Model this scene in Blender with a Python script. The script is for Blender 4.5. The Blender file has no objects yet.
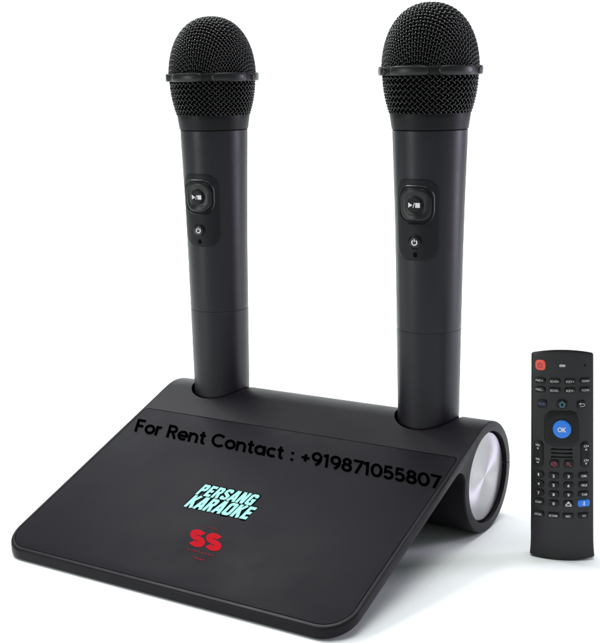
import bpy, bmesh, math
import numpy as np
from mathutils import Vector, Matrix

sc = bpy.context.scene
col = sc.collection
PI = math.pi

# ------------------------------------------------------------------ materials
def mat(name, base, rough=0.5, metal=0.0, spec=0.5, bump=0.0, bscale=2500.0, rvar=0.0, vscale=60.0, coat=0.0,
        cvar=0.0):
    m = bpy.data.materials.new(name); m.use_nodes = True
    nt = m.node_tree; b = nt.nodes['Principled BSDF']
    b.inputs['Base Color'].default_value = (*base, 1)
    b.inputs['Roughness'].default_value = rough
    b.inputs['Metallic'].default_value = metal
    b.inputs['Specular IOR Level'].default_value = spec
    b.inputs['Coat Weight'].default_value = coat
    b.inputs['Coat Roughness'].default_value = 0.2
    tc = nt.nodes.new('ShaderNodeTexCoord')
    if bump > 0:
        n = nt.nodes.new('ShaderNodeTexNoise'); n.inputs['Scale'].default_value = bscale
        n.inputs['Detail'].default_value = 2
        bp = nt.nodes.new('ShaderNodeBump'); bp.inputs['Strength'].default_value = bump
        bp.inputs['Distance'].default_value = 0.0002
        nt.links.new(tc.outputs['Object'], n.inputs['Vector'])
        nt.links.new(n.outputs['Fac'], bp.inputs['Height'])
        nt.links.new(bp.outputs['Normal'], b.inputs['Normal'])
    if rvar > 0 or cvar > 0:
        n2 = nt.nodes.new('ShaderNodeTexNoise'); n2.inputs['Scale'].default_value = vscale
        n2.inputs['Detail'].default_value = 6; n2.inputs['Roughness'].default_value = 0.65
        nt.links.new(tc.outputs['Object'], n2.inputs['Vector'])
        if rvar > 0:
            mr = nt.nodes.new('ShaderNodeMapRange')
            mr.inputs['From Min'].default_value = 0.3; mr.inputs['From Max'].default_value = 0.7
            mr.inputs['To Min'].default_value = rough - rvar; mr.inputs['To Max'].default_value = rough + rvar
            nt.links.new(n2.outputs['Fac'], mr.inputs['Value'])
            nt.links.new(mr.outputs['Result'], b.inputs['Roughness'])
        if cvar > 0:
            mx = nt.nodes.new('ShaderNodeMix'); mx.data_type = 'RGBA'
            mx.inputs['A'].default_value = (*[c * (1 - cvar) for c in base], 1)
            mx.inputs['B'].default_value = (*[c * (1 + cvar) for c in base], 1)
            nt.links.new(n2.outputs['Fac'], mx.inputs['Factor'])
            nt.links.new(mx.outputs['Result'], b.inputs['Base Color'])
    return m

M = {}
M['body'] = mat('dock shell plastic', (0.0105, 0.0090, 0.0122), 0.42, bump=0.12, rvar=0.05, spec=0.12, cvar=0.1)
M['panel'] = mat('satin panel plastic', (0.0095, 0.0084, 0.0120), 0.5, bump=0.1, rvar=0.06, spec=0.07, cvar=0.12, vscale=25)
M['handle'] = mat('soft coated metal', (0.0115, 0.0107, 0.0155), 0.38, bump=0.15, rvar=0.04, spec=0.3, cvar=0.08)
M['collar'] = mat('collar plastic', (0.0065, 0.0062, 0.0075), 0.45, bump=0.1, spec=0.18)
M['ring'] = mat('anti roll ring rubber', (0.009, 0.009, 0.0095), 0.34, bump=0.05, spec=0.35)
M['wire'] = mat('black painted wire', (0.0018, 0.0018, 0.0020), 0.24, spec=0.55)
M['foam'] = mat('black foam', (0.003, 0.003, 0.003), 0.95, spec=0.1, bump=0.6, bscale=1200)
M['ctrl'] = mat('control plate plastic', (0.0080, 0.0077, 0.0105), 0.48, bump=0.08, spec=0.2)
M['key'] = mat('key plastic', (0.0055, 0.0055, 0.0065), 0.34, spec=0.35)
M['hole'] = mat('dark opening', (0.001, 0.001, 0.001), 0.8, spec=0.1)
M['white'] = mat('white print', (0.75, 0.75, 0.76), 0.5)
M['legend'] = mat('soft white print', (0.66, 0.66, 0.67), 0.6, spec=0.2)
M['grey'] = mat('grey print', (0.42, 0.42, 0.43), 0.5)
M['black_print'] = mat('black print', (0.0004, 0.0004, 0.0004), 0.9, spec=0.0)
M['cyan'] = mat('pale cyan print', (0.30, 0.66, 0.60), 0.5, spec=0.1)
M['dark_edge'] = mat('dark teal print', (0.002, 0.006, 0.006), 0.8, spec=0.0)
M['red'] = mat('red print', (0.40, 0.002, 0.010), 0.6, spec=0.04)
M['red_dim'] = mat('dim red print', (0.20, 0.004, 0.012), 0.6, spec=0.05)
M['remote'] = mat('remote shell plastic', (0.0105, 0.0098, 0.0108), 0.36, bump=0.1, rvar=0.05, spec=0.35, cvar=0.1)
M['rkey'] = mat('remote key rubber', (0.0045, 0.0045, 0.005), 0.42, spec=0.25)
M['orange'] = mat('orange red rubber', (0.78, 0.105, 0.07), 0.45, spec=0.3)
M['blue'] = mat('blue rubber', (0.03, 0.21, 0.78), 0.4, spec=0.3)
M['teal'] = mat('teal print', (0.06, 0.20, 0.26), 0.5)
M['indigo'] = mat('indigo print', (0.09, 0.11, 0.30), 0.5)
M['maroon'] = mat('maroon print', (0.30, 0.03, 0.05), 0.5)

def brushed_mat():
    m = bpy.data.materials.new('spun aluminium'); m.use_nodes = True
    nt = m.node_tree; b = nt.nodes['Principled BSDF']
    b.inputs['Base Color'].default_value = (0.40, 0.39, 0.405, 1)
    b.inputs['Metallic'].default_value = 0.9
    b.inputs['Roughness'].default_value = 0.42
    b.inputs['Anisotropic'].default_value = 0.85
    t = nt.nodes.new('ShaderNodeTangent'); t.direction_type = 'RADIAL'; t.axis = 'X'
    nt.links.new(t.outputs['Tangent'], b.inputs['Tangent'])
    # fine concentric turning marks
    tc = nt.nodes.new('ShaderNodeTexCoord')
    sx = nt.nodes.new('ShaderNodeSeparateXYZ'); cb = nt.nodes.new('ShaderNodeCombineXYZ')
    nt.links.new(tc.outputs['Object'], sx.inputs[0])
    nt.links.new(sx.outputs['Y'], cb.inputs['Y']); nt.links.new(sx.outputs['Z'], cb.inputs['Z'])
    ln = nt.nodes.new('ShaderNodeVectorMath'); ln.operation = 'LENGTH'
    nt.links.new(cb.outputs[0], ln.inputs[0])
    n = nt.nodes.new('ShaderNodeTexNoise'); n.noise_dimensions = '1D'
    n.inputs['Scale'].default_value = 2600; n.inputs['Detail'].default_value = 3
    nt.links.new(ln.outputs['Value'], n.inputs['W'])
    bp = nt.nodes.new('ShaderNodeBump'); bp.inputs['Strength'].default_value = 0.12
    bp.inputs['Distance'].default_value = 0.0001
    nt.links.new(n.outputs['Fac'], bp.inputs['Height']); nt.links.new(bp.outputs['Normal'], b.inputs['Normal'])
    return m
M['disc'] = brushed_mat()

def backdrop_mat():
    m = bpy.data.materials.new('white paper'); m.use_nodes = True
    b = m.node_tree.nodes['Principled BSDF']
    b.inputs['Base Color'].default_value = (0.895, 0.93, 0.925, 1)
    b.inputs['Roughness'].default_value = 0.9
    b.inputs['Specular IOR Level'].default_value = 0.1
    return m
M['paper'] = backdrop_mat()

# ------------------------------------------------------------------ helpers
def link(name, me, m, parent=None, loc=(0, 0, 0), sharp=35):
    o = bpy.data.objects.new(name, me); col.objects.link(o)
    if m: me.materials.clear(); me.materials.append(m)
    if sharp is not None:
        for p in me.polygons: p.use_smooth = True
        me.set_sharp_from_angle(angle=math.radians(sharp))
    if parent: o.parent = parent
    o.location = loc
    return o

def from_pydata(verts, faces):
    me = bpy.data.meshes.new('shape'); me.from_pydata([tuple(v) for v in verts], [], faces); me.update()
    bm = bmesh.new(); bm.from_mesh(me); bmesh.ops.recalc_face_normals(bm, faces=bm.faces); bm.to_mesh(me); bm.free()
    return me

def empty(name, loc, label, cat, group=None, rz=0):
    o = bpy.data.objects.new(name, None); o.empty_display_size = 0.02
    col.objects.link(o); o.location = loc; o.rotation_euler = (0, 0, rz)
    o['label'] = label; o['category'] = cat
    if group: o['group'] = group
    return o

def boolean(me, cutter, op):
    a = bpy.data.objects.new('work', me); b = bpy.data.objects.new('cutter', cutter)
    col.objects.link(a); col.objects.link(b)
    md = a.modifiers.new('b', 'BOOLEAN'); md.operation = op; md.object = b; md.solver = 'EXACT'
    dg = bpy.context.evaluated_depsgraph_get(); dg.update()
    out = bpy.data.meshes.new_from_object(a.evaluated_get(dg))
    bpy.data.objects.remove(a); bpy.data.objects.remove(b)
    return out

def bevel(me, width, ang=50, seg=3):
    bm = bmesh.new(); bm.from_mesh(me)
    bmesh.ops.remove_doubles(bm, verts=bm.verts, dist=1e-6)
    es = [e for e in bm.edges if len(e.link_faces) == 2 and e.calc_face_angle(0) > math.radians(ang)]
    bmesh.ops.bevel(bm, geom=es, offset=width, segments=seg, profile=0.5, affect='EDGES', clamp_overlap=True)
    bm.to_mesh(me); bm.free(); return me

def rrect(w, h, r, n=8, m=0):
    """rounded rectangle outline, half sizes w,h; r = radii (bl, br, tr, tl) or one"""
    rs = [r] * 4 if not isinstance(r, (tuple, list)) else list(r)
    rs = [max(1e-5, min(q, w, h)) for q in rs]
    cs = [(-w + rs[0], -h + rs[0], PI, rs[0]), (w - rs[1], -h + rs[1], 1.5 * PI, rs[1]),
          (w - rs[2], h - rs[2], 0, rs[2]), (-w + rs[3], h - rs[3], PI / 2, rs[3])]
    pts = []
    for cx, cy, a0, q in cs:
        for k in range(n + 1):
            a = a0 + PI / 2 * k / n
            pts.append((cx + q * math.cos(a), cy + q * math.sin(a)))
    if m:                                    # extra points along the straight sides
        out = []
        for i, p in enumerate(pts):
            out.append(p)
            if i % (n + 1) == n:
                q = pts[(i + 1) % len(pts)]
                out += [(p[0] + (q[0] - p[0]) * k / (m + 1), p[1] + (q[1] - p[1]) * k / (m + 1)) for k in range(1, m + 1)]
        pts = out
    return pts

def prism(outline, z0, z1, fn):
    n = len(outline)
    v = [fn(x, y, z0) for x, y in outline] + [fn(x, y, z1) for x, y in outline]
    f = [list(range(n))[::-1], list(range(n, 2 * n))] + [[i, (i + 1) % n, n + (i + 1) % n, n + i] for i in range(n)]
    return from_pydata(v, f)

def pillow(w, h, r, profile, fn, n=8, cap=6, dish=0.0):
    """button: rounded rect rings at (inset, height); last ring capped with rings to the centre"""
    rings = []
    for ins, z in profile:
        rings.append([(x, y, z) for x, y in rrect(w - ins, h - ins, max(r - ins, 1e-4), n, 8)])
    base = rings[-1]
    for k in range(1, cap):
        s = 1 - k / cap
        rings.append([(x * s, y * s, z - dish * (1 - s * s)) for x, y, z in base])
    N = len(rings[0]); v = [fn(*p) for rg in rings for p in rg]
    c = len(v); v.append(fn(0, 0, base[0][2] - dish))
    f = []
    for k in range(len(rings) - 1):
        for i in range(N):
            j = (i + 1) % N
            f.append([k * N + i, k * N + j, (k + 1) * N + j, (k + 1) * N + i])
    k = len(rings) - 1
    for i in range(N): f.append([k * N + i, k * N + (i + 1) % N, c])
    return from_pydata(v, f)

def band(w, h, r, t, profile, fn, n=10):
    """closed ring of rounded-rect shape: profile is a list of (inset, height) forming a closed loop"""
    rings = [[(x, y, z) for x, y in rrect(w - i, h - i, max(r - i, 1e-4), n, 8)] for i, z in profile]
    N = len(rings[0]); K = len(rings); v = [fn(*p) for rg in rings for p in rg]; f = []
    for k in range(K):
        q = (k + 1) % K
        for i in range(N):
            j = (i + 1) % N
            f.append([k * N + i, k * N + j, q * N + j, q * N + i])
    return from_pydata(v, f)

def lathe(prof, n=96, cap0=False, cap1=False):
    v = []; f = []
    for r, z in prof:
        for k in range(n):
            a = 2 * PI * k / n; v.append((r * math.cos(a), r * math.sin(a), z))
    for i in range(len(prof) - 1):
        for k in range(n):
            q = (k + 1) % n
            f.append([i * n + k, i * n + q, (i + 1) * n + q, (i + 1) * n + k])
    if cap0: f.append(list(range(n))[::-1])
    if cap1: f.append(list(range((len(prof) - 1) * n, len(prof) * n)))
    return from_pydata(v, f)

def text_mesh(s, size, bold=0.0, xs=1.0, shear=0.0, spacing=1.0, fn=None, width=None, height=None):
    """flat lettering, centred, optionally fitted to a width / height, mapped through fn(x, y)"""
    cu = bpy.data.curves.new('lettering', 'FONT'); cu.body = s; cu.size = 1.0
    cu.align_x = 'CENTER'; cu.align_y = 'CENTER'; cu.offset = bold; cu.shear = shear
    cu.space_character = spacing; cu.resolution_u = 5; cu.fill_mode = 'FRONT'
    o = bpy.data.objects.new('lettering', cu); col.objects.link(o)
    dg = bpy.context.evaluated_depsgraph_get(); dg.update()
    me = bpy.data.meshes.new_from_object(o.evaluated_get(dg))
    bpy.data.objects.remove(o)
    xs_ = [v.co.x for v in me.vertices]; ys_ = [v.co.y for v in me.vertices]
    x0, x1, y0, y1 = min(xs_), max(xs_), min(ys_), max(ys_)
    kx = size * xs if width is None else width / (x1 - x0)
    ky = size if height is None else height / (y1 - y0)
    if width is not None and height is None: ky = kx
    if height is not None and width is None: kx = ky * xs
    for v in me.vertices:
        x = (v.co.x - (x0 + x1) / 2) * kx; y = (v.co.y - (y0 + y1) / 2) * ky
        v.co = Vector(fn(x, y))
    me.update(); return me

def stroke(pts, w, fn, closed=False):
    """flat mitred ribbon along 2D points"""
    P = [Vector(p) for p in pts]; n = len(P); v = []; f = []
    for i, p in enumerate(P):
        a = P[i - 1] if (i > 0 or closed) else None; b = P[(i + 1) % n] if (i < n - 1 or closed) else None
        ta = (p - a).normalized() if a is not None else (b - p).normalized()
        tb = (b - p).normalized() if b is not None else ta
        t = ta + tb
        t = t.normalized() if t.length > 1e-6 else ta
        k = min(1.6, 1 / max(0.3, t.dot(ta)))
        q = Vector((-t.y, t.x)) * w / 2 * k
        v += [fn(*(p + q)), fn(*(p - q))]
    m = n if closed else n - 1
    for i in range(m):
        j = (i + 1) % n
        f.append([2 * i, 2 * i + 1, 2 * j + 1, 2 * j])
    me = bpy.data.meshes.new('stroke'); me.from_pydata([tuple(x) for x in v], [], f); me.update(); return me

def join(meshes):
    bm = bmesh.new()
    for m in meshes: bm.from_mesh(m)
    me = bpy.data.meshes.new('joined'); bm.to_mesh(me); bm.free(); return me

def arc(cx, cy, r, a0, a1, n=16):
    return [(cx + r * math.cos(math.radians(a0 + (a1 - a0) * k / n)), cy + r * math.sin(math.radians(a0 + (a1 - a0) * k / n))) for k in range(n + 1)]

def ell(cx, cy, rx, ry, a0, a1, n=22):
    return [(cx + rx * math.cos(math.radians(a0 + (a1 - a0) * k / n)), cy + ry * math.sin(math.radians(a0 + (a1 - a0) * k / n))) for k in range(n + 1)]

# sans lettering as centre lines in a unit cap height: character -> (advance, strokes)
SANS = {
 'F': (0.68, [[(.1, 0), (.1, 1)], [(.1, .915), (.6, .915)], [(.1, .49), (.54, .49)]]),
 'R': (0.75, [[(.1, 0), (.1, 1)], [(.1, .915)] + ell(.38, .70, .215, .215, 90, -90, 12) + [(.1, .485)], [(.36, .49), (.62, 0)]]),
 'C': (0.93, [ell(.5, .5, .415, .415, 42, 318)]),
 'o': (0.76, [ell(.37, .365, .28, .28, 0, 360)]),
 'r': (0.48, [[(.1, 0), (.1, .73)], ell(.33, .40, .235, .245, 180, 72, 10)]),
 'e': (0.75, [ell(.37, .365, .28, .28, 0, 318), [(.10, .345), (.72, .345)]]),
 'n': (0.74, [[(.1, 0), (.1, .73)], ell(.345, .40, .245, .245, 180, 0, 12) + [(.59, 0)]]),
 't': (0.50, [[(.22, .93), (.22, .22), (.25, .12), (.32, .085), (.43, .085)], [(.02, .645), (.43, .645)]]),
 'a': (0.80, [ell(.37, .365, .28, .28, 0, 360), [(.66, 0), (.66, .73)]]),
 'c': (0.68, [ell(.37, .365, .28, .28, 45, 315)]),
 ':': (0.34, [[(.17, .02), (.17, .20)], [(.17, .50), (.17, .68)]]),
 '+': (0.70, [[(.06, .43), (.60, .43)], [(.33, .16), (.33, .70)]]),
 '9': (0.72, [ell(.35, .65, .26, .265, 0, 360), ell(.10, .62, .51, .62, 2, -68, 12)]),
 '1': (0.48, [[(.04, .80), (.28, .915)], [(.28, 1), (.28, 0)]]),
 '8': (0.72, [ell(.35, .715, .20, .20, 0, 360), ell(.35, .295, .25, .225, 0, 360)]),
 '7': (0.64, [[(.03, .915), (.58, .915), (.22, 0)]]),
 '0': (0.76, [ell(.37, .5, .285, .415, 0, 360, 28)]),
 '5': (0.70, [[(.57, .915), (.17, .915), (.13, .50)] + ell(.33, .335, .25, .25, 128, -150, 16)]),
 ' ': (0.36, []),
}
# heavy condensed capitals
HEAVY = {
 'P': (.60, [[(.12, 0), (.12, 1)], [(.12, .89), (.40, .89), (.46, .83), (.46, .55), (.40, .49), (.12, .49)]]),
 'E': (.55, [[(.12, 0), (.12, 1)], [(.12, .89), (.50, .89)], [(.12, .50), (.46, .50)], [(.12, .11), (.50, .11)]]),
 'R': (.62, [[(.12, 0), (.12, 1)], [(.12, .89), (.40, .89), (.46, .83), (.46, .58), (.40, .50), (.12, .50)], [(.33, .50), (.49, 0)]]),
 'S': (.60, [[(.48, .68), (.48, .83), (.42, .89), (.18, .89), (.12, .83), (.12, .62), (.48, .38), (.48, .17), (.42, .11), (.18, .11), (.12, .17), (.12, .32)]]),
 'A': (.62, [[(.08, 0), (.27, 1)], [(.53, 0), (.34, 1)], [(.18, .27), (.44, .27)]]),
 'N': (.64, [[(.12, 0), (.12, 1)], [(.50, 0), (.50, 1)], [(.14, .96), (.48, .04)]]),
 'G': (.62, [[(.49, .68), (.49, .83), (.43, .89), (.18, .89), (.12, .83), (.12, .17), (.18, .11), (.49, .11), (.49, .46), (.30, .46)]]),
 'K': (.62, [[(.12, 0), (.12, 1)], [(.14, .38), (.50, 1)], [(.26, .58), (.52, 0)]]),
 'O': (.62, [[(.18, .89), (.12, .83), (.12, .17), (.18, .11), (.44, .11), (.50, .17), (.50, .83), (.44, .89), (.18, .89)]]),
}
ROUND_S = {'S': (.86, [ell(.42, .695, .255, .185, 25, 250, 16) + ell(.42, .305, .265, .185, 70, -155, 16)])}

def stroke_text(s, font, weight, fn, width, height, space=0.06):
    """lettering from ribbons, centred on the origin; every ribbon lies a few microns above the one before"""
    tot = sum(font[c][0] + space for c in s) - space
    kx, ky = width / tot, height; x = -tot / 2; out = []; i = 0
    for c in s:
        adv, st = font[c]
        for pts in st:
            closed = len(pts) > 5 and abs(pts[0][0] - pts[-1][0]) + abs(pts[0][1] - pts[-1][1]) < 1e-6
            pp = pts[:-1] if closed else pts
            up = 0.000006 * (i % 5); i += 1
            out.append(stroke([(px + x, py - 0.5) for px, py in pp], weight, lambda a, b: fn(a * kx, b * ky, up), closed))
        x += adv + space
    return join(out)

# ------------------------------------------------------------------ dimensions (metres)
R = 0.03183; RIN = 0.0262; L = 0.2224; D = 0.16327; H0 = 0.0062; TH = 0.0056; RF = 0.0075
dx, dz = D, R - H0
dd = math.hypot(dx, dz); ANG = math.atan2(dz, dx) + math.asin(R / dd); LN = math.sqrt(dd * dd - R * R)
CA, SA = math.cos(ANG), math.sin(ANG)
def on_plate(x, u, v=0.0):      # x along the tube, u up the slope from the front edge, v off the surface
    return (x, -D + u * CA - v * SA, H0 + u * SA + v * CA)

# ------------------------------------------------------------------ dock
dock = empty('microphone_dock', (0, 0, 0),
             'wide black charging dock with sloping front plate and round back tube, holding both microphones', 'dock')

def yz(u, v):
    p = on_plate(0, u, v); return (p[1], p[2])
prof = [yz(-0.004, 0), yz(-0.004, -TH)]
uc = LN - math.sqrt((R + RF) ** 2 - (R - TH - RF) ** 2)
cF = yz(uc, -TH - RF)
prof.append(yz(uc, -TH))
aT = math.atan2(CA, -SA)                                   # direction from the tube centre to the tangent point
a_line = math.atan2(CA, -SA)                               # fillet starts on the underside line
a_circ = math.atan2(R - cF[1], 0 - cF[0])                  # towards the tube centre
nA = 14
for k in range(1, nA + 1):
    a = a_line + (a_circ - a_line) * k / nA
    prof.append((cF[0] + RF * math.cos(a), cF[1] + RF * math.sin(a)))
b0 = math.atan2(cF[1] - R, cF[0]) % (2 * PI)
b1 = aT % (2 * PI) + 2 * PI
nB = 90
for k in range(1, nB + 1):
    a = b0 + (b1 - b0) * k / nB
    prof.append((R * math.cos(a), R + R * math.sin(a)))
n = len(prof)
LX = L / 2 + 0.004
verts = [(-LX, y, z) for y, z in prof] + [(LX, y, z) for y, z in prof]
faces = [list(range(n)), list(range(n, 2 * n))] + [[i, (i + 1) % n, n + (i + 1) % n, n + i] for i in range(n)]
me = from_pydata(verts, faces)
RC = 0.0165
plan = rrect(L / 2, (D + 0.06) / 2, (RC, RC, 0.002, 0.002), 14)
cy = (-D + 0.06) / 2
me = boolean(me, prism(plan, -0.05, 0.12, lambda x, y, z: (x, y + cy, z)), 'INTERSECT')
me = bevel(me, 0.0011, 50, 3)

# recess for the inset top panel
SEAM = LN - 0.0255
INS = 0.0023
pw, ph = L / 2 - INS, (SEAM - INS) / 2
pu = INS + ph
def panel_fn(x, y, z): return on_plate(x, y + pu, z)
me = boolean(me, prism(rrect(pw, ph, (RC - INS, RC - INS, 0.003, 0.003), 14), -0.0012, 0.01, panel_fn), 'DIFFERENCE')
# sockets for the microphones
MX, MO, YB = 0.07392, -0.00116, 0.00168
LEAN = 0.0115
SOCK_R = 0.0197
def sock_fn(x0):
    def f(x, y, z): return (x0 + x + (z - 0.06) * LEAN, YB + y, z)
    return f
for s in (-1, 1):
    circ = [(SOCK_R * math.cos(2 * PI * k / 72), SOCK_R * math.sin(2 * PI * k / 72)) for k in range(72)]
    me = boolean(me, prism(circ, 0.030, 0.09, sock_fn(MO + s * MX)), 'DIFFERENCE')
# recess in the right end of the tube for the metal disc
circ = [(RIN * math.cos(2 * PI * k / 96), RIN * math.sin(2 * PI * k / 96)) for k in range(96)]
me = boolean(me, prism(circ, L / 2 - 0.007, L / 2 + 0.01, lambda a, b, z: (z, a, R + b)), 'DIFFERENCE')
# the short parting line at the back of the tube
slot = [(-0.0003, -0.004), (0.0003, -0.004), (0.0003, 0.004), (-0.0003, 0.004)]
me = boolean(me, prism(slot, -L / 2 - 0.01, L / 2 + 0.01,
             lambda a, b, z: (z, R + b - 0.0034, R + 0.0005 + a)), 'DIFFERENCE')
shell = link('shell', me, M['body'], dock, sharp=30)

# top panel
gap = 0.00038
pm = prism(rrect(pw - gap, ph - gap, (RC - INS - gap, RC - INS - gap, 0.0028, 0.0028), 14), -0.00115, 0.00005, panel_fn)
pm = bevel(pm, 0.0003, 50, 2)
panel = link('top_panel', pm, M['panel'], dock, sharp=30)

TV = 0.0002
def tp(x0, u0, v=TV, sh=0.0):
    return lambda x, y, z=0.0: on_plate(x0 + x + sh * y, u0 + y, v + z)
# rental notice across the top of the plate
def notice(x, y, z=0.0):         # x over the unit line, y over the unit cap height
    t = x + 0.5
    return on_plate(-0.1030 + 0.2115 * (t + 0.07 * t * (1 - t)) - 0.0062 * (1 - 0.25 * t) * y, 0.1122 - 0.0032 * t + (y + 0.5) * (0.0124 - 0.0018 * t), TV + z)
link('notice_lettering', stroke_text('For Rent Contact : +919871055807', SANS, 0.19, notice, 1.0, 1.0, 0.0), M['black_print'], panel, sharp=None)
# two-line name in pale cyan with a dark edge
link('name_outline', join([stroke_text('PERSANG', HEAVY, 0.40, tp(-0.0028, 0.0738, TV, 0.10), 0.0380, 0.0092, 0.05),
                           stroke_text('KARAOKE', HEAVY, 0.40, tp(-0.0008, 0.0634, TV + 0.00004, 0.10), 0.0425, 0.0104, 0.05)]), M['dark_edge'], panel, sharp=None)
link('name_lettering', join([stroke_text('PERSANG', HEAVY, 0.215, tp(-0.0028, 0.0738, TV + 0.00012, 0.10), 0.0380, 0.0092, 0.05),
                             stroke_text('KARAOKE', HEAVY, 0.215, tp(-0.0008, 0.0634, TV + 0.00012, 0.10), 0.0425, 0.0104, 0.05)]), M['cyan'], panel, sharp=None)
# red emblem: two heavy letters between thin arcs
link('emblem_lettering', stroke_text('SS', ROUND_S, 0.32, tp(0.0070, 0.0376, TV, -0.5), 0.0215, 0.0114, -0.02), M['red'], panel, sharp=None)
arcs = [stroke(arc(0.0050, 0.0330, 0.0140, 106, 74), 0.00035, tp(0, 0)),
        stroke(arc(0.0128, 0.0345, 0.0108, 246, 286), 0.0006, tp(0, 0))]
x = 0.0012
for k, ln in enumerate((0.0016, 0.0010, 0.0021, 0.0013, 0.0018, 0.0009, 0.0020, 0.0014)):   # a line of print too small to read
    arcs.append(stroke([(x, 0.0286 - 0.00003 * k), (x + ln, 0.0285 - 0.00003 * k)], 0.0007, tp(0, 0)))
    x += ln + 0.0008
link('emblem_fine_print', join(arcs), M['red_dim'], panel, sharp=None)

# metal end disc
dprof = [(0.0255, -0.0035), (0.0255, -0.0006), (0.0252, -0.0002), (0.0246, 0.0), (0.016, -0.00003), (0.008, -0.00005), (0.0001, -0.00006)]
dm = lathe(dprof, 128, cap0=True)
for v in dm.vertices: v.co = Vector((v.co.z, v.co.x, v.co.y))
link('end_disc', dm, M['disc'], dock, (L / 2 - 0.0022, 0, R), sharp=40)

# ------------------------------------------------------------------ microphone (local z = 0 at the floor level of the dock)
H_SEAM = 0.1148; H_TOP = 0.2262; H_COL = 0.2355; H_RING = 0.2579; H_CROWN = 0.2933; RG = 0.0260
prof_h = [(0.034, 0.0172), (0.06, 0.01765), (0.1148, 0.01835), (0.146, 0.01875), (0.18, 0.0194), (0.205, 0.0202), (0.2262, 0.02085)]
def rad(h):
    return float(np.interp(h, [a for a, b in prof_h], [b for a, b in prof_h]))
def smooth_rad(h):
    hs = [p[0] for p in prof_h]
    return sum(rad(h + d) for d in (-0.012, -0.006, 0, 0.006, 0.012)) / 5 if hs[0] + 0.012 < h < hs[-1] - 0.012 else rad(h)

def tubes(paths, r, sides=6):
    V = []; F = []
    base = 0
    for P in paths:
        P = np.array(P); n = len(P)
        if n < 3: continue
        T = np.gradient(P, axis=0); T /= np.linalg.norm(T, axis=1)[:, None] + 1e-12
        Nn = P - np.array([0, 0, 0.250]); Nn[:, 2] *= 0.6
        Nn -= (Nn * T).sum(1)[:, None] * T; Nn /= np.linalg.norm(Nn, axis=1)[:, None] + 1e-12
        B = np.cross(T, Nn)
        a = np.arange(sides) * 2 * PI / sides
        ring = P[:, None, :] + r * (np.cos(a)[None, :, None] * Nn[:, None, :] + np.sin(a)[None, :, None] * B[:, None, :])
        V.append(ring.reshape(-1, 3))
        i = np.arange(n - 1)[:, None] * sides; k = np.arange(sides)[None, :]; k2 = (k + 1) % sides
        q = np.stack([i + k, i + k2, i + sides + k2, i + sides + k], -1).reshape(-1, 4) + base
        F.append(q); base += n * sides
    V = np.concatenate(V); F = np.concatenate(F)
    me = bpy.data.meshes.new('wires'); me.from_pydata(V.tolist(), [], F.tolist()); me.update(); return me

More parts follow.
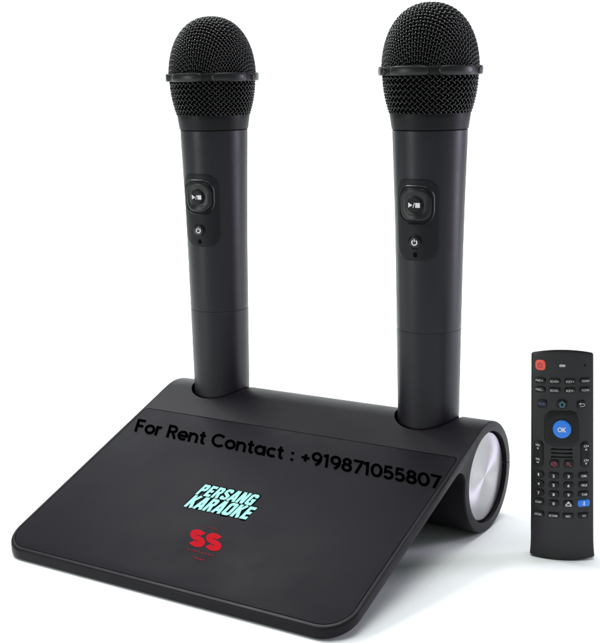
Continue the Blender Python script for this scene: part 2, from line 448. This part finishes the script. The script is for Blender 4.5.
def make_mic():
    root = empty('microphone', (0, 0, 0), '', 'microphone', 'handheld microphones in the dock')
    # handle in two sections
    hs = np.linspace(H_SEAM + 0.0003, H_TOP, 40)
    pr = [(rad(H_SEAM) - 0.0012, H_SEAM + 0.0001), (rad(H_SEAM) - 0.00012, H_SEAM + 0.0001)] + \
         [(smooth_rad(h), h) for h in hs[1:-1]] + [(rad(H_TOP) - 0.00005, H_TOP - 0.0002), (rad(H_TOP) - 0.0003, H_TOP), (0.012, H_TOP)]
    link('handle', lathe(pr, 128), M['handle'], root, sharp=18)
    hs = np.linspace(0.034, H_SEAM - 0.0002, 24)
    pr = [(0.001, 0.0325), (0.0150, 0.0325)] + [(smooth_rad(h), h) for h in hs] + \
         [(rad(H_SEAM) - 0.00012, H_SEAM), (rad(H_SEAM) - 0.0013, H_SEAM)]
    link('battery_sleeve', lathe(pr, 128), M['handle'], root, sharp=18)
    # collar below the grille
    pr = [(0.012, H_TOP + 0.0001), (0.0203, H_TOP + 0.0001), (0.0211, H_TOP + 0.0005), (0.02135, H_TOP + 0.002), (0.02195, H_TOP + 0.006), (0.0223, H_COL - 0.0006),
          (0.0221, H_COL), (0.020, H_COL + 0.0004)]
    link('collar', lathe(pr, 128), M['collar'], root, sharp=40)
    # grille: woven wire over a pressed dome and a tapered lower basket
    b = H_CROWN - H_RING; th = np.linspace(0, PI / 2, 400)
    X = RG * np.sin(th) ** 0.90; Z = H_RING + b * np.cos(th) ** 0.92
    S = np.concatenate([[0], np.cumsum(np.hypot(np.diff(X), np.diff(Z)))])
    smax = S[-1]; pitch = 0.00232; amp = 0.00046; wr = 0.00043
    def dome(px, py, off):
        rho = np.hypot(px, py); ph = np.arctan2(py, px)
        r = np.interp(rho, S, X); z = np.interp(rho, S, Z)
        nr = np.interp(rho, S, np.gradient(-Z)); nz = np.interp(rho, S, np.gradient(X))
        l = np.hypot(nr, nz) + 1e-12; nr, nz = nr / l, nz / l
        r2 = r + off * nr
        return np.stack([r2 * np.cos(ph), r2 * np.sin(ph), z + off * nz], 1)
    paths = []
    K = int(smax / pitch)
    rot = math.radians(8)
    for i in range(-K, K + 1):
        c = i * pitch; tm = math.sqrt(max(smax ** 2 - c * c, 0)); m = max(3, int(2 * tm / pitch * 6))
        t = np.linspace(-tm, tm, m)
        off = amp * np.cos(PI * t / pitch + i * PI)
        for fam in (0, 1):
            px, py = (c + 0 * t, t) if fam == 0 else (t, c + 0 * t)
            o = off if fam == 0 else -off
            qx = px * math.cos(rot) - py * math.sin(rot); qy = px * math.sin(rot) + py * math.cos(rot)
            paths.append(dome(qx, qy, o))
    hb = np.linspace(H_RING, H_COL - 0.0005, 40)
    q = (H_RING - hb) / (H_RING - H_COL)
    rb = RG - 0.0004 - (RG - 0.0004 - 0.0219) * q ** 2.1
    vb = np.concatenate([[0], np.cumsum(np.hypot(np.diff(rb), np.diff(hb)))])
    NW = 48; dv = PI * 0.0243 / NW; kap = PI / (NW * dv)
    v = np.linspace(0, vb[-1], int(vb[-1] / dv * 6))
    r = np.interp(v, vb, rb); z = np.interp(v, vb, hb)
    for i in range(NW):
        for sgn in (1, -1):
            ph = 2 * PI * i / NW + sgn * kap * v
            rr = r + sgn * amp * np.cos(PI * v / dv)
            paths.append(np.stack([rr * np.cos(ph), rr * np.sin(ph), z], 1))
    g = link('grille', tubes(paths, wr), M['wire'], root, sharp=80)
    # foam lining just inside the wires
    pr = [(0.0209, H_COL + 0.0002)] + [(a - 0.0010, c) for a, c in zip(rb[::-4], hb[::-4])] + \
         [(max(a - 0.0010, 0.0002), c - 0.0009) for a, c in zip(X[::-16], Z[::-16])] + [(0.0001, H_CROWN - 0.0010)]
    link('foam_lining', lathe(pr, 96), M['foam'], g, sharp=60)
    # anti-roll ring: hoop with six raised pads
    hoop = [(0.0252, -0.0024), (0.0264, -0.0024), (0.0270, -0.0018), (0.0272, 0), (0.0270, 0.0018), (0.0264, 0.0024), (0.0252, 0.0024)]
    ring = link('anti_roll_ring', lathe([(a, H_RING + c) for a, c in hoop], 128), M['collar'], root, sharp=40)
    for k in range(6):
        a0 = math.radians(-90 - 3 + 60 * k); half = math.radians(24.5)
        N = 28; vv = []; ff = []
        for i in range(N + 1):
            s = -1 + 2 * i / N; a = a0 + half * s
            e = max(0.0, 1 - abs(s) ** 6)
            hh = 0.0011 + 0.0014 * math.sqrt(e); ro = 0.0273 + 0.0013 * math.sqrt(e)
            for rr, zz in ((0.0262, -hh), (ro - 0.0006, -hh), (ro - 0.0001, -hh + 0.0006), (ro, 0), (ro - 0.0001, hh - 0.0006), (ro - 0.0006, hh), (0.0262, hh)):
                vv.append((rr * math.cos(a), rr * math.sin(a), H_RING + zz))
        for i in range(N):
            for j in range(7):
                q2 = (j + 1) % 7
                ff.append([i * 7 + j, i * 7 + q2, (i + 1) * 7 + q2, (i + 1) * 7 + j])
        ff += [list(range(7)), [N * 7 + j for j in range(7)][::-1]]
        link('ring_pad', from_pydata(vv, ff), M['ring'], ring, sharp=40)
    # controls wrapped around the front (-Y)
    def wrap(h0, r0=0.0196, a0=0.0):
        def f(x, y, z):
            h = h0 + y; a = a0 + x / r0; rr = smooth_rad(h) + z
            return (rr * math.sin(a), -rr * math.cos(a), h)
        return f
    cp = link('control_panel', pillow(0.0138, 0.0224, 0.0085, [(0, -0.0004), (0, 0.00012), (0.0006, 0.00032), (0.0011, 0.00036)], wrap(0.1782), 10, 14),
              M['ctrl'], root, sharp=40)
    hp = 0.1865
    # raised rounded-square rim, dished rocker pad, round centre key
    link('pad_rim', band(0.0110, 0.0108, 0.0075, 0, [(0, 0.0002), (0.0001, 0.0006), (0.0006, 0.0010), (0.0010, 0.0008), (0.0012, 0.0002)], wrap(hp), 12), M['key'], cp, sharp=50)
    link('rocker_pad', pillow(0.0095, 0.0093, 0.0070, [(0, 0.0002), (0.0002, 0.0008), (0.0009, 0.0013), (0.0018, 0.0014), (0.0040, 0.0009), (0.0046, 0.0006)], wrap(hp), 12, 8), M['key'], cp, sharp=50)
    pk = link('play_key', pillow(0.0046, 0.0046, 0.0046, [(0, 0.0004), (0.0001, 0.0012), (0.0006, 0.0016), (0.0012, 0.0017)], wrap(hp), 12, 6, 0.0003), M['ctrl'], cp, sharp=50)
    w = wrap(hp); f2 = lambda x, y: w(x, y, 0.0020)
    tri = bpy.data.meshes.new('tri'); tri.from_pydata([f2(-0.0031, 0.0014), f2(-0.0031, -0.0014), f2(-0.0006, 0)], [], [[0, 1, 2]])
    sq = bpy.data.meshes.new('sq'); sq.from_pydata([f2(0.0008, -0.0013), f2(0.0032, -0.0013), f2(0.0032, 0.0013), f2(0.0008, 0.0013)], [], [[0, 1, 2, 3]])
    link('play_symbol', join([tri, sq, stroke([(-0.0004, -0.0014), (0.0004, 0.0014)], 0.00035, f2)]), M['white'], cp, sharp=None)
    hp2 = 0.1660
    link('power_rim', band(0.0043, 0.0043, 0.0043, 0, [(0, 0.0002), (0.0001, 0.0007), (0.0004, 0.0008), (0.0006, 0.0002)], wrap(hp2), 12), M['key'], cp, sharp=50)
    link('power_key', pillow(0.0034, 0.0034, 0.0034, [(0, 0.0002), (0.0001, 0.0011), (0.0006, 0.0014)], wrap(hp2), 12, 5), M['key'], cp, sharp=50)
    w2 = wrap(hp2); f3 = lambda x, y: w2(x, y, 0.0016)
    link('power_symbol', join([stroke(arc(0, 0, 0.0014, 125, 415, 24), 0.00065, f3), stroke([(0, 0.0004), (0, 0.0019)], 0.00055, f3)]), M['white'], cp, sharp=None)
    link('indicator_hole', pillow(0.0013, 0.0016, 0.0013, [(0, 0.0003), (0.0001, 0.00045)], wrap(0.1590), 10, 3), M['hole'], cp, sharp=50)
    return root

def copy_tree(o, parent=None):
    c = o.copy(); col.objects.link(c)
    if parent: c.parent = parent
    for ch in list(o.children): copy_tree(ch, c)
    return c

mic = make_mic()
mic2 = copy_tree(mic)
for m_, s_, rz_ in ((mic, 1, 3.0), (mic2, -1, 2.5)):
    m_.location = (MO + s_ * MX - 0.06 * LEAN, YB, 0)
    m_.rotation_euler = (0, LEAN, math.radians(rz_))
mic['label'] = 'larger looking black microphone in the dock socket beside the silver disc, nearer the remote'
mic2['label'] = 'black microphone in the far left dock socket, farther from the remote control'

# ------------------------------------------------------------------ remote control, standing upright
RX, RY = 0.1614, -0.0174
PXX, PXZ = 0.000533, 0.0005495
remote = empty('remote_control', (RX, RY, 0), 'slim black remote control with blue OK key standing right of the dock', 'remote control', rz=math.radians(19.7))
remote.rotation_euler[1] = -math.radians(0.9)
RH = 0.1155; BOW = 0.0042; TH_R = 0.009
def hw(z):
    t = z / RH
    return 0.0166 + (0.0159 - 0.0166) * t + 0.0007 * max(0, 1 - z / 0.012) ** 2
def fy(x, z):
    a = max(-1, min(1, x / hw(z))); return -BOW * (1 - abs(a) ** 2.2)
NX, NZ = 32, 60
vv = []; ff = []
for j in range(NZ + 1):
    t = j / NZ
    for i in range(NX + 1):
        a = -1 + 2 * i / NX
        zb = 0.0011 * a * a; zt = RH - 0.0024 * abs(a) ** 2
        z = zb + (zt - zb) * t; x = a * hw(z)
        vv.append((x, -BOW * (1 - abs(a) ** 2.2), z))
nf = len(vv)
for j in range(NZ + 1):
    for i in range(NX + 1):
        x, y, z = vv[j * (NX + 1) + i]
        vv.append((x * 0.95, TH_R - 0.0035 * abs(-1 + 2 * i / NX) ** 4, z * 0.955 + 0.001))
W = NX + 1
for j in range(NZ):
    for i in range(NX):
        q = j * W + i
        ff.append([q, q + 1, q + W + 1, q + W]); ff.append([nf + q, nf + q + W, nf + q + W + 1, nf + q + 1])
for i in range(NX):
    ff.append([i, nf + i, nf + i + 1, i + 1]); q = NZ * W + i
    ff.append([q, q + 1, nf + q + 1, nf + q])
for j in range(NZ):
    q = j * W; ff.append([q, q + W, nf + q + W, nf + q]); q = j * W + NX
    ff.append([q, nf + q, nf + q + W, q + W])
rm = from_pydata(vv, ff); rm = bevel(rm, 0.0009, 40, 3)
link('case', rm, M['remote'], remote, sharp=40)

def rloc(px, py):
    x = (px - 562.2) * PXX; z = (557.6 - py) * PXZ + 0.0009
    return x, z
def rfn(px, py, lift=0.0):
    x0, z0 = rloc(px, py); y0 = fy(x0, z0)
    a = x0 / hw(z0); sl = math.atan(2.2 * BOW * abs(a) ** 1.2 * (1 if a > 0 else -1) / hw(z0))
    c, s = math.cos(sl), math.sin(sl)
    def f(x, y, z=0.0):
        d = -(z + lift)
        return (x0 + x * c - d * s, y0 + x * s + d * c, z0 + y)
    return f
def rbutton(name, px, py, w, h, r, m, legend=None, lm='white', lw=None, lh=None, height=0.0009, bold=0.0, mesh=None, shade=True):
    f = rfn(px, py)
    w2, h2, r2 = w * PXX / 2, h * PXZ / 2, r * PXX
    bt = link(name, pillow(w2, h2, r2, [(0, -0.0003), (0, height * 0.55), (0.00018, height * 0.88), (0.0005, height)], f, 6, 4), M[m], remote, sharp=50)
    f2 = rfn(px, py, height + 0.00012)
    if legend:
        me_ = text_mesh(legend, 0.01, bold=bold, fn=lambda x, y: f2(x, y), width=lw * PXX if lw else None, height=lh * PXZ if lh else None)
        link('legend', me_, M[lm], bt, sharp=None)
    if mesh:
        link('legend', mesh(f2), M[lm], bt, sharp=None)
    return bt

def power_icon(f): 
    return join([stroke(arc(0, 0, 0.0011, 125, 415, 20), 0.0004, f), stroke([(0, 0.0002), (0, 0.0015)], 0.0004, f)])
rbutton('power_button', 541.8, 365, 10.2, 9.8, 3.4, 'orange', mesh=power_icon, lm='maroon')
# small sensor window and microphone pinhole at the top
f = rfn(562.4, 364.8)
link('indicator_window', pillow(3.0 * PXX, 1.3 * PXZ, 0.0006, [(0, -0.0002), (0.0001, 0.0002)], f, 5, 3), M['grey'], remote, sharp=50)
link('microphone_pinhole', pillow(0.0006, 0.0006, 0.0006, [(0, -0.0002), (0.0001, 0.00012)], rfn(583.5, 365), 6, 3), M['hole'], remote, sharp=50)
xs4 = (541.3, 555.3, 569.8, 583.8)
for y, labs in ((379.8, ('MIC+', 'ECHO+', 'KEY+', 'TONE+')), (388.7, ('MIC-', 'ECHO-', 'KEY-', 'TONE-'))):
    for x, s in zip(xs4, labs):
        rbutton('key', x, y, 11, 5.6, 2.6, 'rkey', s, 'legend', lw=min(8.2, 1.9 * len(s)), lh=2.1)
rbutton('menu_key', 543.4, 402.5, 9.4, 8.4, 3.2, 'rkey', 'MENU', 'indigo', lw=7.6, lh=2.6)
def home_icon(f):
    return join([stroke([(-0.0016, 0), (0, 0.0014), (0.0016, 0)], 0.00045, f), stroke([(-0.001, 0), (-0.001, -0.0013), (0.001, -0.0013), (0.001, 0)], 0.00045, f)])
rbutton('home_key', 562.3, 402, 10, 8.8, 3.4, 'rkey', mesh=home_icon, lm='teal')
def back_icon(f):
    return join([stroke([(-0.0012, 0.0007), (0.0008, 0.0007)] + arc(0.0007, 0, 0.0007, 80, -80, 8) + [(-0.0010, -0.0007)], 0.00035, f),
                 stroke([(-0.0006, 0.0013), (-0.0014, 0.0007), (-0.0006, 0.0001)], 0.00035, f)])
rbutton('back_key', 580.6, 403, 9.4, 8.4, 3.2, 'rkey', mesh=back_icon, lm='grey')
rbutton('navigation_pad', 562.2, 426.3, 34, 34.5, 9.5, 'rkey', height=0.0010)
rbutton('ok_key', 562.2, 426.0, 17.8, 17.6, 9, 'blue', 'OK', 'white', lw=8.4, lh=4.8, height=0.0024, bold=0.03)
def rocker(px, top, bot):
    bt = rbutton('rocker_key', px, 452.5, 9.6, 26, 4.4, 'rkey')
    for y, s, w, h in ((443.5, top[0], 4.6, 2.1), (446.8, top[1], 2.4, 1.9), (457.6, bot[0], 4.6, 2.1), (460.8, bot[1], 2.4, 0.9 if bot[1] == '-' else 1.9)):
        f2 = rfn(px, y, 0.00105)
        link('legend', text_mesh(s, 0.01, bold=0.01, fn=lambda x, y_: f2(x, y_), width=w * PXX, height=h * PXZ), M['white'], bt, sharp=None)
rocker(539.6, ('VOL', '+'), ('VOL', '-'))
rocker(584.6, ('CH', '^'), ('CH', 'v'))
for y in (446.8, 450.6, 454.4):
    link('groove', pillow(10.5 * PXX, 0.75 * PXZ, 0.0004, [(0, -0.0002), (0.0001, 0.00012)], rfn(562, y), 5, 3), M['hole'], remote, sharp=50)
def mute_icon(f):
    return join([stroke([(-0.0014, 0.0005), (-0.0006, 0.0005), (0.0004, 0.0013), (0.0004, -0.0013), (-0.0006, -0.0005), (-0.0014, -0.0005), (-0.0014, 0.0005)], 0.0004, f),
                 stroke([(0.0008, 0.0008), (0.0016, -0.0008)], 0.0004, f)])
def cross_icon(f):
    return join([stroke([(-0.0012, 0.0012), (0.0012, -0.0012)], 0.0005, f), stroke([(-0.0012, -0.0003), (0.0003, 0.0012)], 0.0004, f)])
rbutton('red_symbol_key', 554.8, 461, 9.4, 8, 2.4, 'rkey', mesh=mute_icon, lm='maroon')
rbutton('red_symbol_key', 568.8, 461, 9.4, 8, 2.4, 'rkey', mesh=cross_icon, lm='maroon')
xsn = (540.2, 554.4, 568.4, 583.2)
rows = ((473, ('1', '2', '3', 'DEL')), (482.3, ('4', '5', '6', 'FILE')), (491.6, ('7', '8', '9', 'TAB')))
for y, labs in rows:
    for x, s in zip(xsn, labs):
        w = 2.4 if len(s) == 1 else 6.4
        rbutton('number_key' if len(s) == 1 else 'key', x, y, 10 if x < 580 else 11, 6.4, 2.6, 'rkey', s, 'legend', lw=w * (0.6 if s == '1' else 0.9), lh=2.9 if len(s) == 1 else 2.1, bold=0.02)
rbutton('key', 540.2, 500.8, 10, 6.4, 2.6, 'rkey', 'DISP', 'legend', lw=6.4, lh=2.1)
rbutton('number_key', 554.4, 500.8, 10, 6.4, 2.6, 'rkey', '0', 'legend', lw=2.2, lh=2.9, bold=0.02)
def people_icon(f):
    return join([stroke(arc(0, -0.0010, 0.0014, 180, 0, 10) + [(-0.0014, -0.0010)], 0.0005, f), stroke(arc(0, 0.0008, 0.0004, 0, 360, 10), 0.0005, f)])
rbutton('key', 568.4, 500.8, 10, 6.4, 2.6, 'rkey', mesh=people_icon, lm='legend')
def mic_icon(f):
    return join([stroke([(0, 0.0012), (0, -0.0002)], 0.0007, f), stroke(arc(0, 0, 0.0007, 200, 340, 8), 0.0003, f), stroke([(0, -0.0007), (0, -0.0013)], 0.0003, f)])
rbutton('blue_key', 583, 500.6, 12, 6.8, 2.2, 'blue', mesh=mic_icon, lm='white')
for x, s, w in zip((539.6, 554.0, 568.2, 583.2), ('LOCAL', 'SCORE', 'REC', 'EQ'), (8.4, 9.2, 5, 3.6)):
    rbutton('key', x, 513.2, 11.2, 5.6, 1.6, 'rkey', s, 'legend', lw=w * 0.92, lh=2.1, bold=0.01)

# ------------------------------------------------------------------ white paper sweep
PAN = 0.5725
Rh = Vector((math.cos(PAN), math.sin(PAN), 0)); Fh = Vector((-math.sin(PAN), math.cos(PAN), 0))
sw = []
for y in np.linspace(-1.6, 0.9, 12): sw.append((y, 0.0))
for k in range(1, 25):
    a = PI / 2 * k / 24; sw.append((0.9 + 0.6 * math.sin(a), 0.6 - 0.6 * math.cos(a)))
for z in (0.9, 1.4, 2.0): sw.append((1.5, z))
XS = np.linspace(-2.2, 2.2, 12)
vv = [tuple(Rh * float(x) + Fh * float(y) + Vector((0, 0, float(z)))) for y, z in sw for x in XS]
ff = [[j * 12 + i, j * 12 + i + 1, (j + 1) * 12 + i + 1, (j + 1) * 12 + i] for j in range(len(sw) - 1) for i in range(11)]
bm_ = bpy.data.meshes.new('sweep'); bm_.from_pydata(vv, [], ff); bm_.update()
bd = link('backdrop', bm_, M['paper'], None, sharp=60)
bd['kind'] = 'structure'

# ------------------------------------------------------------------ lights
def area(name, pos, target, size, sy, power, color=(1, 1, 1), spread=180):
    l = bpy.data.lights.new(name, 'AREA'); l.shape = 'RECTANGLE'; l.size = size; l.size_y = sy
    l.energy = power; l.color = color; l.spread = math.radians(spread)
    o = bpy.data.objects.new(name, l); col.objects.link(o)
    p = Rh * pos[0] + Fh * pos[1] + Vector((0, 0, pos[2])); t = Rh * target[0] + Fh * target[1] + Vector((0, 0, target[2]))
    o.location = p; o.rotation_euler = (t - p).to_track_quat('-Z', 'Y').to_euler()
    return o
area('key_softbox', (-0.60, 0.50, 1.35), (0, 0, 0.05), 0.5, 0.5, 16)
area('top_softbox', (0.15, -0.25, 1.7), (0.1, -0.1, 0.0), 1.0, 1.0, 13)
area('right_softbox', (1.0, 0.0, 0.30), (0, 0, 0.20), 0.22, 0.56, 4.9, (0.86, 0.80, 1.0))
area('left_softbox', (-0.95, -0.50, 0.30), (0, 0, 0.20), 0.22, 0.56, 2.7)
area('background_softbox', (0, 0.25, 2.1), (0, 1.35, 0.5), 2.0, 0.4, 22, spread=110)

w = bpy.data.worlds.new('World'); sc.world = w; w.use_nodes = True
w.node_tree.nodes['Background'].inputs['Color'].default_value = (0.90, 1.0, 0.97, 1)
w.node_tree.nodes['Background'].inputs['Strength'].default_value = 0.25

# ------------------------------------------------------------------ camera
cam = bpy.data.cameras.new('Camera'); co = bpy.data.objects.new('Camera', cam); col.objects.link(co)
TILT, ROLL, FPX = 0.20196, -0.02771, 1175.18
F = Vector((-math.sin(PAN) * math.cos(TILT), math.cos(PAN) * math.cos(TILT), -math.sin(TILT)))
Rv = Vector((math.cos(PAN), math.sin(PAN), 0)); Uv = Rv.cross(F)
R2 = Rv * math.cos(ROLL) + Uv * math.sin(ROLL); U2 = Uv * math.cos(ROLL) - Rv * math.sin(ROLL)
mw = Matrix(((R2.x, U2.x, -F.x, 0.36664), (R2.y, U2.y, -F.y, -0.58871), (R2.z, U2.z, -F.z, 0.25423), (0, 0, 0, 1)))
co.matrix_world = mw
cam.sensor_fit = 'VERTICAL'; cam.sensor_height = 36.0; cam.lens = FPX / 643 * 36
cam.clip_start = 0.01; cam.clip_end = 100
sc.camera = co

sc.render.engine = 'CYCLES'
sc.cycles.use_denoising = True
sc.cycles.max_bounces = 8
sc.view_settings.view_transform = 'Standard'; sc.view_settings.look = 'None'
sc.view_settings.exposure = 0; sc.view_settings.gamma = 1
